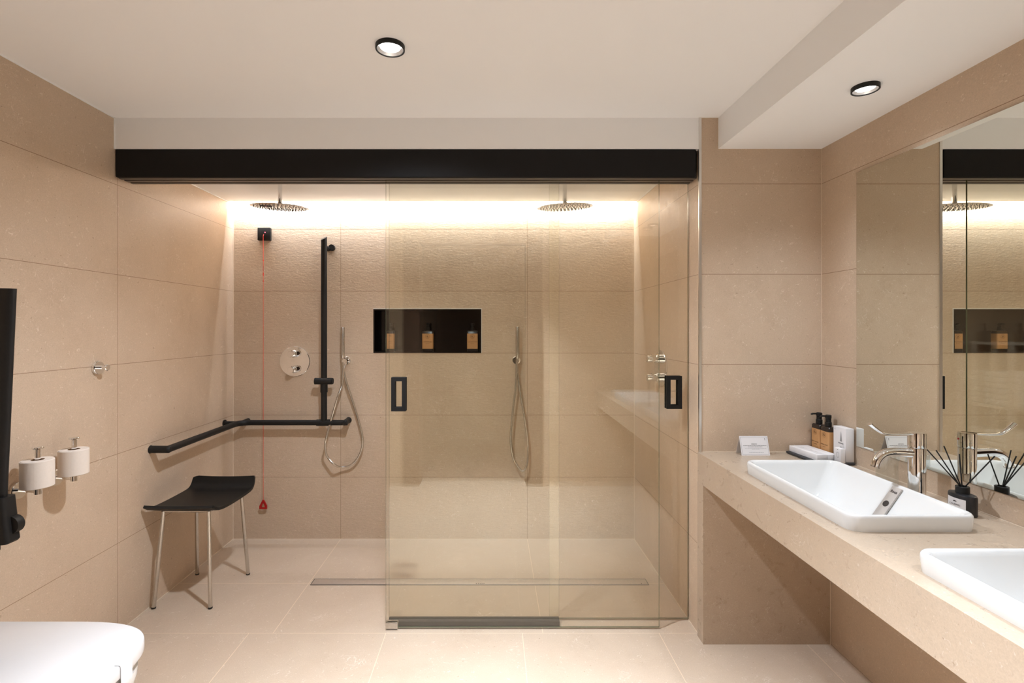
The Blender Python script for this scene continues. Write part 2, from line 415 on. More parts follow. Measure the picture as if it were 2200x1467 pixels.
# LED tape at the top of the cove
bm = BM(); box(bm, XL + 0.01, XS - 0.01, 3.2002, 3.203, 2.193, 2.207)
tag(obj('led_tape', bm, M['ledtape'], None, False), 'white LED light strip in the ceiling slot above the back shower wall', 'light strip')

# ------------------------------------------------------------------ beam and glass
t = thing('sliding_door_beam', 'long matt black boxed rail spanning the shower opening below the white bulkhead', 'rail', (-0.38, 2.29, 2.023))
bm = BM(); rbox(bm, XL + 0.004, XS - 0.014, 2.2385, 2.262, 2.023, 2.1465, 0.004); obj('cover', bm, M['beam'], t)
bm = BM(); box(bm, XL + 0.001, XS - 0.003, 2.262, 2.283, 2.0235, 2.146); box(bm, XL + 0.001, XS - 0.003, 2.297, 2.323, 2.0235, 2.146)
box(bm, XL + 0.001, XS - 0.003, 2.337, 2.353, 2.0235, 2.146); box(bm, XL + 0.001, XS - 0.003, 2.262, 2.36, 2.05, 2.146)
obj('track', bm, M['rail'], t, False)

def glass_panel(name, x0, x1, y, z0, z1, label):
    t = thing(name, label, 'glass panel' if name == 'fixed_glass_panel' else 'glass door', ((x0 + x1) / 2, y, z0))
    bm = BM(); v = box(bm, x0, x1, y - 0.004, y + 0.004, z0, z1)
    bm.faces.ensure_lookup_table()
    for f in bm.faces:
        n = f.calc_center_median()
        if abs(n.x - x0) < 1e-5 or abs(n.x - x1) < 1e-5 or abs(n.z - z0) < 1e-5 or abs(n.z - z1) < 1e-5: f.material_index = 1
    o = obj('pane', bm, [M['glass'], M['edge']], t, False)
    return t
def handle(t, x0, x1, z0, z1, y):
    b = 0.017
    for nm, ya, yb in (('handle', y - 0.020, y - 0.0042), ('inner_handle', y + 0.0042, y + 0.014)):
        bm = BM()
        L_ = [[(x0, ya, z0), (x1, ya, z0), (x1, ya, z1), (x0, ya, z1)], [(x0, yb, z0), (x1, yb, z0), (x1, yb, z1), (x0, yb, z1)]]
        I_ = [[(x0 + b, q, z0 + b), (x1 - b, q, z0 + b), (x1 - b, q, z1 - b), (x0 + b, q, z1 - b)] for q in (ya, yb)]
        loops(bm, [I_[1], L_[1], L_[0], I_[0], I_[1]], False, False)
        obj(nm, bm, M['beam'], t, False)
A = glass_panel('glass_door', -0.481, 0.752, 2.29, 0.008, 2.0495, 'front sliding clear glass door with the black rectangular handle at its left edge')
handle(A, -0.4538, -0.3887, 0.984, 1.1354, 2.29)
bm = BM(); rbox(bm, -0.480, -0.425, 2.276, 2.284, 0.001, 0.034, 0.003); rbox(bm, -0.480, -0.425, 2.296, 2.303, 0.001, 0.034, 0.003); box(bm, -0.480, -0.425, 2.276, 2.303, 0.001, 0.0075)
obj('bottom_clip', bm, M['steel'], A, True)
Bp = glass_panel('fixed_glass_panel', -0.4746, 0.3057, 2.33, 0.02, 2.0495, 'fixed clear glass panel behind the front sliding door, standing in a dark bottom rail')
bm = BM(); box(bm, -0.4746, 0.3057, 2.305, 2.3255, 0.0, 0.024); box(bm, -0.4746, 0.3057, 2.3345, 2.345, 0.0, 0.024); box(bm, -0.4746, 0.3057, 2.3255, 2.3345, 0, 0.019)
obj('bottom_rail', bm, M['rail'], Bp, False, label='dark grey bottom rail')
Cp = glass_panel('glass_door', 0.264, 0.909, 2.36, 0.008, 2.0495, 'rear sliding clear glass door at the right wall with the black handle near its right edge')
handle(Cp, 0.805, 0.875, 0.984, 1.135, 2.36)

# linear drain
t = thing('linear_drain', 'long brushed steel linear drain cover in the shower floor', 'drain', (-0.065, 2.71, 0))
bm = BM(); rbox(bm, -0.958, 0.822, 2.682, 2.738, 0.0003, 0.003, 0.001); obj('cover', bm, M['drain'], t)
bm = BM()
for a, b_, c, d in ((-0.963, 0.827, 2.677, 2.680), (-0.963, 0.827, 2.740, 2.743), (-0.963, -0.960, 2.680, 2.740), (0.824, 0.827, 2.680, 2.740)): box(bm, a, b_, c, d, 0.0002, 0.002)
obj('frame', bm, M['rail'], t, False)
for hx_ in [-0.085 + 0.010 * k for k in range(5)] + [0.79]:
    bm = BM(); cyl(bm, (hx_, 2.690, 0.0028), (hx_, 2.690, 0.0033), 0.003, seg=10); obj('screw_hole', bm, M['dark'], t, False)

# ------------------------------------------------------------------ niche and its bottles
t = thing('wall_niche', 'black lined rectangular niche recessed in the back shower wall', 'niche', ((NX0 + NX1) / 2, YB + 0.05, NZ0))
bm = BM(); n = 0.008; yb = YB + 0.105
box(bm, NX0, NX1, yb, yb + 0.01, NZ0, NZ1)
box(bm, NX0, NX0 + n, YB - 0.001, yb, NZ0, NZ1); box(bm, NX1 - n, NX1, YB - 0.001, yb, NZ0, NZ1)
box(bm, NX0 + n, NX1 - n, YB - 0.001, yb, NZ0, NZ0 + n); box(bm, NX0 + n, NX1 - n, YB - 0.001, yb, NZ1 - n, NZ1)
obj('lining', bm, M['niche'], t, False)
bm = BM(); box(bm, NX0, NX1 + 0.005, YB - 0.003, YB, NZ1, NZ1 + 0.006); box(bm, NX1, NX1 + 0.005, YB - 0.003, YB, NZ0, NZ1)
obj('edge_trim', bm, plain('pale_trim', srgb(214, 206, 196), 0.45), t, False)

def emblem(bm, c, r, basis):
    """ring emblem with two stems inside"""
    b2 = BM(); k = 40
    ring = []
    for rr in (r, r * 0.93):
        ring.append([b2.verts.new((rr * math.cos(2 * PI * i / k), rr * math.sin(2 * PI * i / k), 0)) for i in range(k)])
    for i in range(k): j = (i + 1) % k; b2.faces.new((ring[0][i], ring[0][j], ring[1][j], ring[1][i]))
    def q(x0, x1, y0, y1):
        vs = [b2.verts.new((x * r, y * r, 0)) for x, y in ((x0, y0), (x1, y0), (x1, y1), (x0, y1))]; b2.faces.new(vs)
    q(-0.42, -0.28, -0.4, 0.45); q(-0.1, 0.04, -0.4, 0.6); q(0.04, 0.35, -0.1, 0.02); q(0.3, 0.42, -0.42, 0.0); q(-0.3, -0.1, 0.0, 0.1)
    q(0.04, 0.45, -0.48, -0.38)
    merge(bm, b2, Matrix.Translation(c) @ basis.to_4x4())
def pump_bottle(loc, label, group, wx, wy, hb, face, lines, ez=0.0, labz=(0.0, 0.8), mat='bottle'):
    """loc: base centre. face 'cam' or 'nx': side with the printing; spout points that way"""
    t = thing('pump_bottle', label, 'bottle', loc, group)
    x, y, z = loc; h = hb
    bm = BM(); rb = 0.006
    loops(bm, [rrect(x - wx / 2 + e, x + wx / 2 - e, y - wy / 2 + e, y + wy / 2 - e, z + zz, rb, 4) for e, zz in ((0.002, 0), (0, 0.003), (0, h - 0.006), (0.003, h - 0.001), (0.012, h))])
    obj('body', bm, M[mat], t)
    bm = BM(); e = -0.0006; l0, l1 = labz
    loops(bm, [rrect(x - wx / 2 + e, x + wx / 2 - e, y - wy / 2 + e, y + wy / 2 - e, z + zz, rb, 4) for zz in (l0 * h, l1 * h)], False, False)
    lab = obj('label', bm, M['tan'], t, label='tan paper wrap label')
    if face == 'cam': basis = B_CAM; P = lambda u, v, o=0.0012: (x + u, y - wy / 2 - o, z + v); W = wx
    else: basis = B_NX; P = lambda u, v, o=0.0012: (x - wx / 2 - o, y - u, z + v); W = wy
    bm = BM(); emblem(bm, P(0, h * l1 - W * 0.28), W * 0.2, basis); lz = l0 * h
    obj('emblem', bm, M['brownink'], lab, False)
    hh = (l1 - l0) * h
    text('lettering', lines[0], W * 0.125, P(0, lz + hh * 0.45), basis, M['brownink'], lab)
    text('lettering', lines[1], W * 0.09, P(0, lz + hh * 0.36), basis, M['brownink'], lab)
    bm = BM(); lathe(bm, [(0.011, h), (0.0125, h + 0.001), (0.0125, h + 0.018), (0.0105, h + 0.020), (0.0105, h + 0.032), (0.009, h + 0.033), (0.009, h + 0.034), (0.0115, h + 0.0345), (0.0115, h + 0.047), (0.009, h + 0.049), (0, h + 0.049)], (x, y, z))
    pmp = obj('pump', bm, M['blackp'], t)
    d = Vector((0, -1, 0)) if face == 'cam' else Vector((-1, 0, 0))
    c = Vector((x, y, z + h + 0.044))
    bm = BM(); tube(bm, spline([c, c + d * 0.018, c + d * 0.030 + Vector((0, 0, -0.0005)), c + d * 0.034 + Vector((0, 0, -0.004))], 5), 0.0035)
    obj('spout', bm, M['blackp'], pmp)
    return t
NG = None
for px, wv, lab, ln in ((-0.664, 0.046, 'pump bottle with tan label at the left end of the black niche', ('SHAMPOO', 'revitalising')),
                   (-0.4215, 0.070, 'pump bottle with tan label in the middle of the black niche', ('SHOWER GEL', 'body wash')),
                   (-0.130, 0.070, 'pump bottle with tan label at the right end of the black niche', ('CONDITIONER', 'hair care'))):
    pump_bottle((px, YB + 0.055, NZ0 + n), lab, NG, wv, 0.045, 0.135, 'cam', ln, labz=(0.13, 0.86), mat='bottle')

# ------------------------------------------------------------------ shower heads
def shower_head(x, y, z, roll, label):
    t = thing('rain_shower_head', label, 'shower head', (x, y, z))
    R = Matrix.Translation((x, y, z)) @ Matrix.Rotation(math.radians(roll), 4, 'Y') @ Matrix.Rotation(math.radians(5.0), 4, 'X') @ Matrix.Translation((-x, -y, -z))
    bm = BM(); lathe(bm, [(0, 0), (0.146, 0), (0.15, 0.001), (0.15, 0.003), (0.146, 0.0045), (0.03, 0.006), (0.02, 0.014), (0.016, 0.02), (0, 0.022)], (x, y, z), seg=64)
    bmesh.ops.transform(bm, matrix=R, verts=bm.verts)
    pl = obj('plate', bm, M['chrome'], t)
    bm = BM()
    for ring in range(1, 9):
        rr = 0.0165 * ring; k = 5 * ring
        for i in range(k):
            a = 2 * PI * i / k + ring * 0.2
            cyl(bm, (x + rr * math.cos(a), y + rr * math.sin(a), z + 0.0005), (x + rr * math.cos(a), y + rr * math.sin(a), z - 0.004), 0.0019, 0.0014, seg=6)
    bmesh.ops.transform(bm, matrix=R, verts=bm.verts)
    nz = obj('nozzles', bm, plain('grey_rubber', srgb(92, 84, 78), 0.7), pl); nz['kind'] = 'stuff'
    bm = BM(); lathe(bm, [(0, 0.014), (0.010, 0.015), (0.012, 0.022), (0.012, 0.03), (0.0095, 0.032)], (x, y, z), seg=24)
    cyl(bm, (x, y, z + 0.03), (x, y, ZS), 0.011, seg=24)
    arm = obj('ceiling_arm', bm, M['chrome'], t)
    bm = BM(); cyl(bm, (x, y, ZS - 0.008), (x, y, ZS), 0.028, seg=32); obj('flange', bm, M['chrome'], arm)
shower_head(-1.149, 2.745, 2.008, 1.4, 'left round chrome rain shower head hanging above the open shower side')
shower_head(0.392, 2.745, 2.008, -2.0, 'right round chrome rain shower head hanging behind the glass doors')

# ------------------------------------------------------------------ thermostatic valves
def valve(c, nrm, label):
    t = thing('shower_valve', label, 'shower valve', c)
    c = Vector(c); nrm = Vector(nrm)
    bm = BM(); lathe(bm, [(0, 0), (0.096, 0), (0.0975, 0.002), (0.0975, 0.006), (0.095, 0.008), (0, 0.008)], c, nrm, 64)
    obj('plate', bm, M['chrome'], t)
    for dz in (0.05, -0.05):
        k = c + Vector((0, 0, dz))
        bm = BM(); lathe(bm, [(0.024, 0.008), (0.024, 0.028), (0.0225, 0.03), (0.0195, 0.032), (0.0195, 0.075), (0.018, 0.078), (0, 0.078)], k, nrm, 36)
        kn = obj('knob', bm, M['chrome'], t)
        bm = BM(); p = k + nrm * 0.055 + Vector((0, 0, 0.019)); cyl(bm, p, p + Vector((0, 0, 0.004)), 0.003, seg=10); obj('pin', bm, M['chrome'], kn)
valve((-1.27, YB, 1.143), (0, -1, 0), 'round chrome shower valve with two knobs on the back wall left of the black rail')
valve((XS, 2.74, 1.14), (-1, 0, 0), 'round chrome shower valve with two knobs on the right shower wall')

# ------------------------------------------------------------------ hand showers
def px(x, y, d): return Vector(((x - 1058) * d / F, d, 1.356 + (705 - y) * d / F))
def hand_shower(hx, hz, stick, hose, label, yoff):
    c = Vector((hx, YB, hz))
    t = thing('hand_shower', label, 'hand shower', tuple(c))
    bm = BM(); lathe(bm, [(0, 0), (0.026, 0), (0.026, 0.008), (0.024, 0.010), (0.011, 0.011), (0.011, 0.04), (0.012, 0.042), (0.012, 0.052), (0.014, 0.054), (0.014, 0.07), (0, 0.07)], c, (0, -1, 0), 32)
    obj('wall_outlet', bm, M['chrome'], t)
    (sx, z0, z1) = stick; y = YB - 0.066
    bm = BM(); lathe(bm, [(0, 0), (0.0085, 0), (0.011, 0.004), (0.0125, 0.03), (0.0125, z1 - z0 - 0.004), (0.0115, z1 - z0), (0, z1 - z0)], (sx, y, z0), (0, 0, 1), 24)
    obj('handset', bm, M['steel'], t)
    P = [px(x, yy, dd) for x, yy, dd in hose]
    bm = BM(); tube(bm, spline(P, 14), 0.0068, 12)
    o = obj('hose', bm, M['steel'], t)
D1 = YB - 0.06
hs = [(737.5, 778), (737, 800), (735, 826), (725, 855), (712, 900), (702, 937), (698.5, 958), (703, 980), (718, 997.5), (735, 1003.5), (755, 998), (772, 978), (779.5, 950), (775, 920), (762, 875), (746, 826), (739, 797), (742, 782)]
dd = [D1 - 0.005] * 3 + [D1 - 0.03] * 2 + [D1 - 0.05] * 2 + [D1 - 0.02] * 2 + [D1 + 0.02] * 5 + [D1 + 0.02, D1 + 0.01, D1 + 0.005, YB - 0.035]
hand_shower(-0.935, 1.148, (-0.943, 1.165, 1.362), [(a, b_, c) for (a, b_), c in zip(hs, dd)], 'steel hand shower with looped hose right of the black grab rail', 0)
hs = [(1112, 770), (1110, 790), (1108, 830), (1101, 890), (1097.5, 935), (1099, 965), (1105, 989), (1121, 1011.5), (1131, 1001), (1134.4, 974), (1133.5, 944), (1127.5, 899), (1118.5, 848), (1112.5, 806), (1111.6, 782), (1111, 776)]
hand_shower(0.154, 1.150, (0.1585, 1.165, 1.366), [(a, b_, YB - 0.065 + (0.05 if i > 13 else (0.02 if i > 8 else 0))) for i, (a, b_) in enumerate(hs)], 'steel hand shower with narrow hose loop on the wall behind the glass', 0)

# ------------------------------------------------------------------ corner grab rail
t = thing('corner_grab_rail', 'matt black corner grab rail with tall upright post in the shower', 'grab rail', (-1.055, YB, 0.765))
ry, rx, rz = YB - 0.085, XL + 0.083, 0.765
bm = BM()
arc = [(rx + 0.06 * (1 - math.sin(a)), ry - 0.06 * (1 - math.cos(a)), rz) for a in [0]]
pts = [(-0.925, ry, rz)] + [(rx + 0.07 - 0.07 * math.sin(a), ry - 0.07 + 0.07 * math.cos(a), rz) for a in [math.radians(q) for q in range(0, 91, 9)]] + [(rx, 2.475, rz)]
tube(bm, pts, 0.0172, 24); obj('rail', bm, M['black'], t)
for p, q in (((-0.925, ry, rz), (-0.925, YB, rz)), ((rx, 2.475, rz), (XL, 2.475, rz))):
    bm = BM()
    if q[0] == -0.925: tube(bm, [(-0.925, ry, rz), (-0.908, ry, rz)], 0.0174, 24)
    lathe(bm, [(0, -0.0175), (0.012, -0.016), (0.0175, -0.008), (0.018, 0.0), (0.018, 0.02), (0.018, (Vector(q) - Vector(p)).length - 0.004), (0.02, (Vector(q) - Vector(p)).length)], p, Vector(q) - Vector(p), 24)
    obj('end_bracket', bm, M['black'], t)
bm = BM(); cyl(bm, (rx + 0.02, 3.155, rz), (XL, 3.155, rz), 0.013, seg=20); cyl(bm, (XL + 0.006, 3.155, rz), (XL, 3.155, rz), 0.022, seg=24)
cyl(bm, (-1.57, ry, rz), (-1.57, YB, rz), 0.013, seg=20); obj('corner_bracket', bm, M['black'], t)
bm = BM(); c = (-1.055, ry, rz)
cyl(bm, (-1.1, ry, rz), (-1.01, ry, rz), 0.0205, seg=28); obj('joint_sleeve', bm, M['black'], t)
bm = BM(); ztop = 1.92
tube(bm, [(-1.055, ry, rz), (-1.055, ry, 1.4), (-1.055, ry, ztop)], 0.0185, 28)
for v in bm.verts:
    if v.co.z > 1.9: v.co.z = ztop + (v.co.x + 1.055) * 0.4 + (v.co.y - ry) * 0.5
obj('post', bm, M['black'], t)
bm = BM(); cyl(bm, (-1.055, ry, 1.865), (-1.055, YB, 1.865), 0.015, seg=24); cyl(bm, (-1.03, YB - 0.02, 1.872), (-1.03, YB, 1.872), 0.02, seg=24)
obj('top_bracket', bm, M['black'], t)
bm = BM(); cyl(bm, (-1.108, ry - 0.012, 1.026), (-1.0, ry - 0.012, 1.026), 0.0205, seg=28); cyl(bm, (-1.0, ry - 0.012, 1.026), (-0.995, ry - 0.012, 1.026), 0.0185, seg=28)
bmesh.ops.bevel(bm, geom=[e for e in bm.edges if e.calc_face_angle(0) > 1.2], offset=0.003, segments=2, affect='EDGES')
sl = obj('slider', bm, M['black'], t)
bm = BM(); tube(bm, [(-1.055, ry, 1.02), (-1.055, ry, 0.97), (-1.055, ry, 0.955)], 0.022, 28); obj('slider_sleeve', bm, M['black'], sl)

# ------------------------------------------------------------------ alarm pull cord
t = thing('alarm_pull_box', 'small square black alarm box high on the back shower wall', 'alarm', (-1.461, YB, 1.959))
bm = BM(); rbox(bm, -1.502, -1.420, YB - 0.022, YB, 1.918, 1.999, 0.003); obj('housing', bm, M['black'], t)
bm = BM(); cyl(bm, (-1.452, YB - 0.0225, 1.968), (-1.452, YB - 0.025, 1.968), 0.0035, seg=14); obj('indicator', bm, M['redled'], t, label='small red indicator light')
cx, cy = -1.449, YB - 0.03
bm = BM(); tube(bm, [(cx - 0.012, YB - 0.021, 1.956), (cx - 0.012, cy, 1.945), (cx - 0.011, cy, 1.79)], 0.0016, 8)
tube(bm, [(cx - 0.011, cy, 1.785), (cx - 0.011, cy, 1.75)], 0.0018, 8)
tube(bm, [(cx - 0.011, cy, 1.715), (cx - 0.014, cy, 1.70), (cx - 0.011, cy, 1.68), (cx - 0.008, cy, 1.70), (cx - 0.011, cy, 1.715)], 0.0012, 8)
tube(bm, [(cx - 0.011, cy, 1.79), (cx - 0.011, cy, 0.26)], 0.0014, 8)
for zz in (1.79, 1.66): cyl(bm, (cx - 0.011, cy, zz), (cx - 0.011, cy, zz - 0.006), 0.0035, seg=10)
cord = obj('cord', bm, M['cord'], t, label='long orange red pull cord')
bm = BM(); tube(bm, [(cx - 0.014, cy, 1.75), (cx - 0.014, cy, 1.72)], 0.001, 8); tube(bm, [(cx - 0.008, cy, 1.75), (cx - 0.008, cy, 1.72)], 0.001, 8)
obj('link', bm, M['chrome'], cord)
bm = BM(); x0 = cx - 0.011
prof = [(-0.024, 0.205), (0.024, 0.205), (0.024, 0.225), (0.012, 0.248), (0.004, 0.262), (-0.004, 0.262), (-0.012, 0.248), (-0.024, 0.225)]
hole = [(-0.010, 0.215), (0.010, 0.215), (0.010, 0.222), (0.006, 0.233), (0.003, 0.240), (-0.003, 0.240), (-0.006, 0.233), (-0.010, 0.222)]
ya, yb_ = cy - 0.004, cy + 0.004
loops(bm, [[(x0 + a, yb_, z) for a, z in hole], [(x0 + a, yb_, z) for a, z in prof], [(x0 + a, ya, z) for a, z in prof], [(x0 + a, ya, z) for a, z in hole], [(x0 + a, yb_, z) for a, z in hole]], False, False)
obj('pull_handle', bm, M['red'], cord, False, label='red house-shaped pull handle')

# ------------------------------------------------------------------ shower stool
t = thing('shower_stool', 'shower stool with curved black seat and four splayed steel legs', 'stool', (-1.49, 2.62, 0))
bm = BM(); nu, nv = 12, 36; top, bot = [], []
prof = [(2.405, 0.512), (2.418, 0.502), (2.435, 0.493), (2.48, 0.487), (2.56, 0.485), (2.65, 0.486), (2.71, 0.489), (2.737, 0.495), (2.752, 0.510), (2.760, 0.530), (2.766, 0.549)]
pr = spline([(0, y, z) for y, z in prof], 6)
nv = len(pr) - 1
grid = []
for i, p in enumerate(pr):
    v = i / nv; y, z = p.y, p.z
    bul = 0.012 * math.sin(PI * v)
    xl = -1.652 + 0.022 * v; xr = -1.325 + 0.028 * v + bul
    if v > 0.93: xl += 0.03 * ((v - 0.93) / 0.07) ** 2; xr -= 0.006 * ((v - 0.93) / 0.07) ** 2
    row = []
    for j in range(nu + 1):
        u = j / nu; ed = abs(u - 0.5) * 2
        zz = z + 0.004 * ed ** 2
        row.append(Vector((xl + (xr - xl) * u, y, zz)))
    grid.append(row)
T_ = [[bm.verts.new(p) for p in r] for r in grid]
def nrm_at(i):
    a = pr[max(0, i - 1)]; b_ = pr[min(nv, i + 1)]; d = (b_ - a).normalized(); return Vector((0, -d.z, d.y))
Bt = [[bm.verts.new(p - nrm_at(i) * 0.013) for p in r] for i, r in enumerate(grid)]
for i in range(nv):
    for j in range(nu):
        bm.faces.new((T_[i][j], T_[i][j + 1], T_[i + 1][j + 1], T_[i + 1][j])); bm.faces.new((Bt[i][j], Bt[i + 1][j], Bt[i + 1][j + 1], Bt[i][j + 1]))
    bm.faces.new((T_[i][0], T_[i + 1][0], Bt[i + 1][0], Bt[i][0])); bm.faces.new((T_[i][nu], Bt[i][nu], Bt[i + 1][nu], T_[i + 1][nu]))
for j in range(nu):
    bm.faces.new((T_[0][j], Bt[0][j], Bt[0][j + 1], T_[0][j + 1])); bm.faces.new((T_[nv][j], T_[nv][j + 1], Bt[nv][j + 1], Bt[nv][j]))
bmesh.ops.bevel(bm, geom=[e for e in bm.edges if len(e.link_faces) == 2 and e.calc_face_angle(0) > 1.2], offset=0.004, segments=3, affect='EDGES')
obj('seat', bm, M['blackp'], t)
legs = [((-1.605, 2.475, 0.464), (-1.640, 2.455, 0)), ((-1.384, 2.475, 0.464), (-1.365, 2.455, 0)), ((-1.575, 2.70, 0.464), (-1.626, 2.795, 0)), ((-1.335, 2.70, 0.464), (-1.346, 2.795, 0))]
for a, b_ in legs:
    a, b_ = Vector(a), Vector(b_); d = (b_ - a).normalized()
    bm = BM(); cyl(bm, a, b_ - d * 0.006, 0.0092, seg=20); lg = obj('leg', bm, M['steel'], t)
    bm = BM(); cyl(bm, b_ - d * 0.008, b_ - d * 0.0015, 0.0102, seg=20); obj('rubber_foot', bm, M['blackp'], lg)
bm = BM()
tube(bm, [legs[0][0], legs[1][0]], 0.006, 12); tube(bm, [legs[2][0], legs[3][0]], 0.006, 12); tube(bm, [legs[0][0], legs[2][0]], 0.006, 12); tube(bm, [legs[1][0], legs[3][0]], 0.006, 12)
obj('seat_frame', bm, M['steel'], t)

# ------------------------------------------------------------------ left wall: robe hook, paper holders
t = thing('robe_hook', 'small round chrome robe hook on the left wall', 'hook', (XL, 2.137, 1.19))
bm = BM(); lathe(bm, [(0, 0), (0.027, 0), (0.0285, 0.002), (0.0285, 0.011), (0.027, 0.013), (0.008, 0.013), (0.008, 0.042), (0, 0.042)], (XL, 2.137, 1.19), (1, 0, 0), 40); obj('base', bm, M['chrome'], t)
bm = BM(); lathe(bm, [(0, 0.040), (0.010, 0.041), (0.014, 0.043), (0.014, 0.047), (0.012, 0.049), (0, 0.049)], (XL, 2.137, 1.19), (1, 0, 0.0), 32); obj('peg', bm, M['chrome'], t)
def roll_set(y, zb, which):
    c = Vector((XL + 0.088, y, zb))
    zh = zb - 0.016
    t = thing('toilet_roll_holder', 'upright chrome toilet roll holder, the one ' + which, 'roll holder', (XL, y, zh), 'chrome roll holders on the left wall')
    bm = BM(); yb0 = y + 0.004
    lathe(bm, [(0, 0), (0.0285, 0), (0.030, 0.002), (0.030, 0.011), (0.0285, 0.013), (0, 0.013)], (XL, y + 0.014, zh - 0.002), (1, 0, 0), 40); obj('base', bm, M['chrome'], t)
    bm = BM(); tube(bm, [(XL + 0.012, y + 0.014, zh), (XL + 0.05, y + 0.007, zh), (c.x, y, zh)], 0.0072, 16)
    cyl(bm, (c.x, y, zh - 0.010), (c.x, y, zb - 0.0005), 0.010, seg=24); obj('arm', bm, M['chrome'], t)
    bm = BM(); cyl(bm, (c.x, y, zb - 0.001), (c.x, y, zb + 0.132), 0.0085, seg=24)
    lathe(bm, [(0, 0.130), (0.015, 0.131), (0.017, 0.133), (0.017, 0.136), (0.015, 0.138), (0, 0.138)], (c.x, y, zb), (0, 0, 1), 32); obj('spindle', bm, M['chrome'], t)
    r = thing('toilet_roll', 'white toilet roll on the chrome holder ' + which, 'toilet roll', (c.x, y, zb), 'toilet rolls on the left wall')
    bm = BM(); H = 0.094; R_ = 0.046
    lathe(bm, [(0.019, 0.0), (R_ - 0.002, 0.0), (R_, 0.002), (R_, H - 0.002), (R_ - 0.002, H), (0.019, H)], c, (0, 0, 1), 56)
    obj('paper', bm, M['paper'], r)
    bm = BM(); lathe(bm, [(0.0192, 0.0), (0.0192, H), (0.0180, H), (0.0180, 0.0), (0.0192, 0)], c, (0, 0, 1), 40); obj('cardboard_core', bm, plain('cardboard', srgb(150, 122, 96), 0.9), r)
    # loose outer sheet
    bm = BM(); L0 = []
    for rr in (R_ + 0.0008, R_ + 0.0022):
        L0.append([Vector((c.x + (rr + 0.003 * max(0, (k - 14) / 6) ** 2) * math.cos(a), c.y + (rr + 0.003 * max(0, (k - 14) / 6) ** 2) * math.sin(a), 0)) for k, a in [(k, math.radians(-60 - k * 6)) for k in range(21)]])
    vs = [[[bm.verts.new(p + Vector((0, 0, zz))) for p in l] for zz in (zb + 0.001, zb + H - 0.002)] for l in L0]
    for k in range(20):
        bm.faces.new((vs[0][0][k], vs[0][0][k + 1], vs[0][1][k + 1], vs[0][1][k])); bm.faces.new((vs[1][0][k], vs[1][1][k], vs[1][1][k + 1], vs[1][0][k + 1]))
        for q in (0, 1): bm.faces.new((vs[0][q][k], vs[1][q][k], vs[1][q][k + 1], vs[0][q][k + 1]))
    obj('loose_sheet', bm, M['paper'], r)
roll_set(1.763, 0.806, 'nearer the toilet')
roll_set(1.916, 0.806, 'nearer the shower')

# ------------------------------------------------------------------ toilet and drop-down rail
t = thing('toilet', 'white wall-hung toilet with closed lid', 'toilet', (XL, 1.295, 0))
TY, TF, TB = 1.295, -0.943, -1.45
def dshape(front, back, hw, z, n=3.0, seg=44, yc=TY, a=0.30):
    out = []
    cxx = front - a
    for k in range(seg + 1):
        th = -PI / 2 + PI * k / seg
        c, s = math.cos(th), math.sin(th)
        out.append((cxx + a * abs(c) ** (2 / n) * (1 if c >= 0 else -1), yc + hw * abs(s) ** (2 / n) * (1 if s >= 0 else -1), z))
    out.append((back, yc + hw, z)); out.append((back, yc - hw, z))
    return out
bm = BM()
loops(bm, [dshape(TF - e, TB + e, 0.19 - e, z) for e, z in ((0.008, 0.467), (0.001, 0.468), (0.0, 0.472), (0.0, 0.494), (0.0015, 0.4985), (0.005, 0.500))])
obj('lid', bm, M['lid'], t, ang=30)
bm = BM()
inn = [dshape(TF - 0.075, TB + 0.06, 0.125, z, a=0.22) for z in (0.463, 0.448)]
out_ = [dshape(TF - e, TB, 0.188 - e + 0.002, z) for e, z in ((0.018, 0.463), (0.012, 0.460), (0.012, 0.451), (0.018, 0.448))]
loops(bm, [inn[0]] + out_ + [inn[1], inn[0]], False, False)
obj('seat', bm, M['lid'], t, ang=30)
bm = BM()
loops(bm, [dshape(TF - e, XL, hw, z, a=aa) for e, hw, z, aa in ((0.02, 0.175, 0.438, 0.3), (0.014, 0.180, 0.434, 0.3), (0.014, 0.180, 0.415, 0.3), (0.03, 0.172, 0.36, 0.3), (0.09, 0.15, 0.27, 0.28), (0.20, 0.125, 0.19, 0.26), (0.33, 0.105, 0.13, 0.24), (0.38, 0.095, 0.115, 0.22))])
obj('bowl', bm, M['ceramic'], t)
bm = BM(); rbox(bm, XL, TB - 0.002, TY - 0.18, TY + 0.18, 0.438, 0.452, 0.004)
cyl(bm, (TB - 0.010, TY - 0.09, 0.482), (TB - 0.010, TY - 0.05, 0.482), 0.012); cyl(bm, (TB - 0.010, TY + 0.05, 0.482), (TB - 0.010, TY + 0.13, 0.482), 0.012)
rbox(bm, TB - 0.024, TB + 0.002, TY + 0.05, TY + 0.13, 0.451, 0.482, 0.003); rbox(bm, TB - 0.024, TB + 0.002, TY - 0.09, TY - 0.05, 0.451, 0.482, 0.003)
obj('hinge', bm, M['lid'], t)
for bx_ in ((-1.06, -1.03, -0.12, -0.10, 0.437, 0.449), (-1.06, -1.03, 0.10, 0.12, 0.437, 0.449), (-1.40, -1.37, -0.12, -0.10, 0.437, 0.449), (-1.40, -1.37, 0.10, 0.12, 0.437, 0.449), (-1.035, -1.022, -0.06, -0.04, 0.462, 0.468), (-1.035, -1.022, 0.04, 0.06, 0.462, 0.468)):
    bm = BM(); rbox(bm, bx_[0], bx_[1], TY + bx_[2], TY + bx_[3], bx_[4], bx_[5], 0.002); obj('buffer', bm, M['lid'], t)
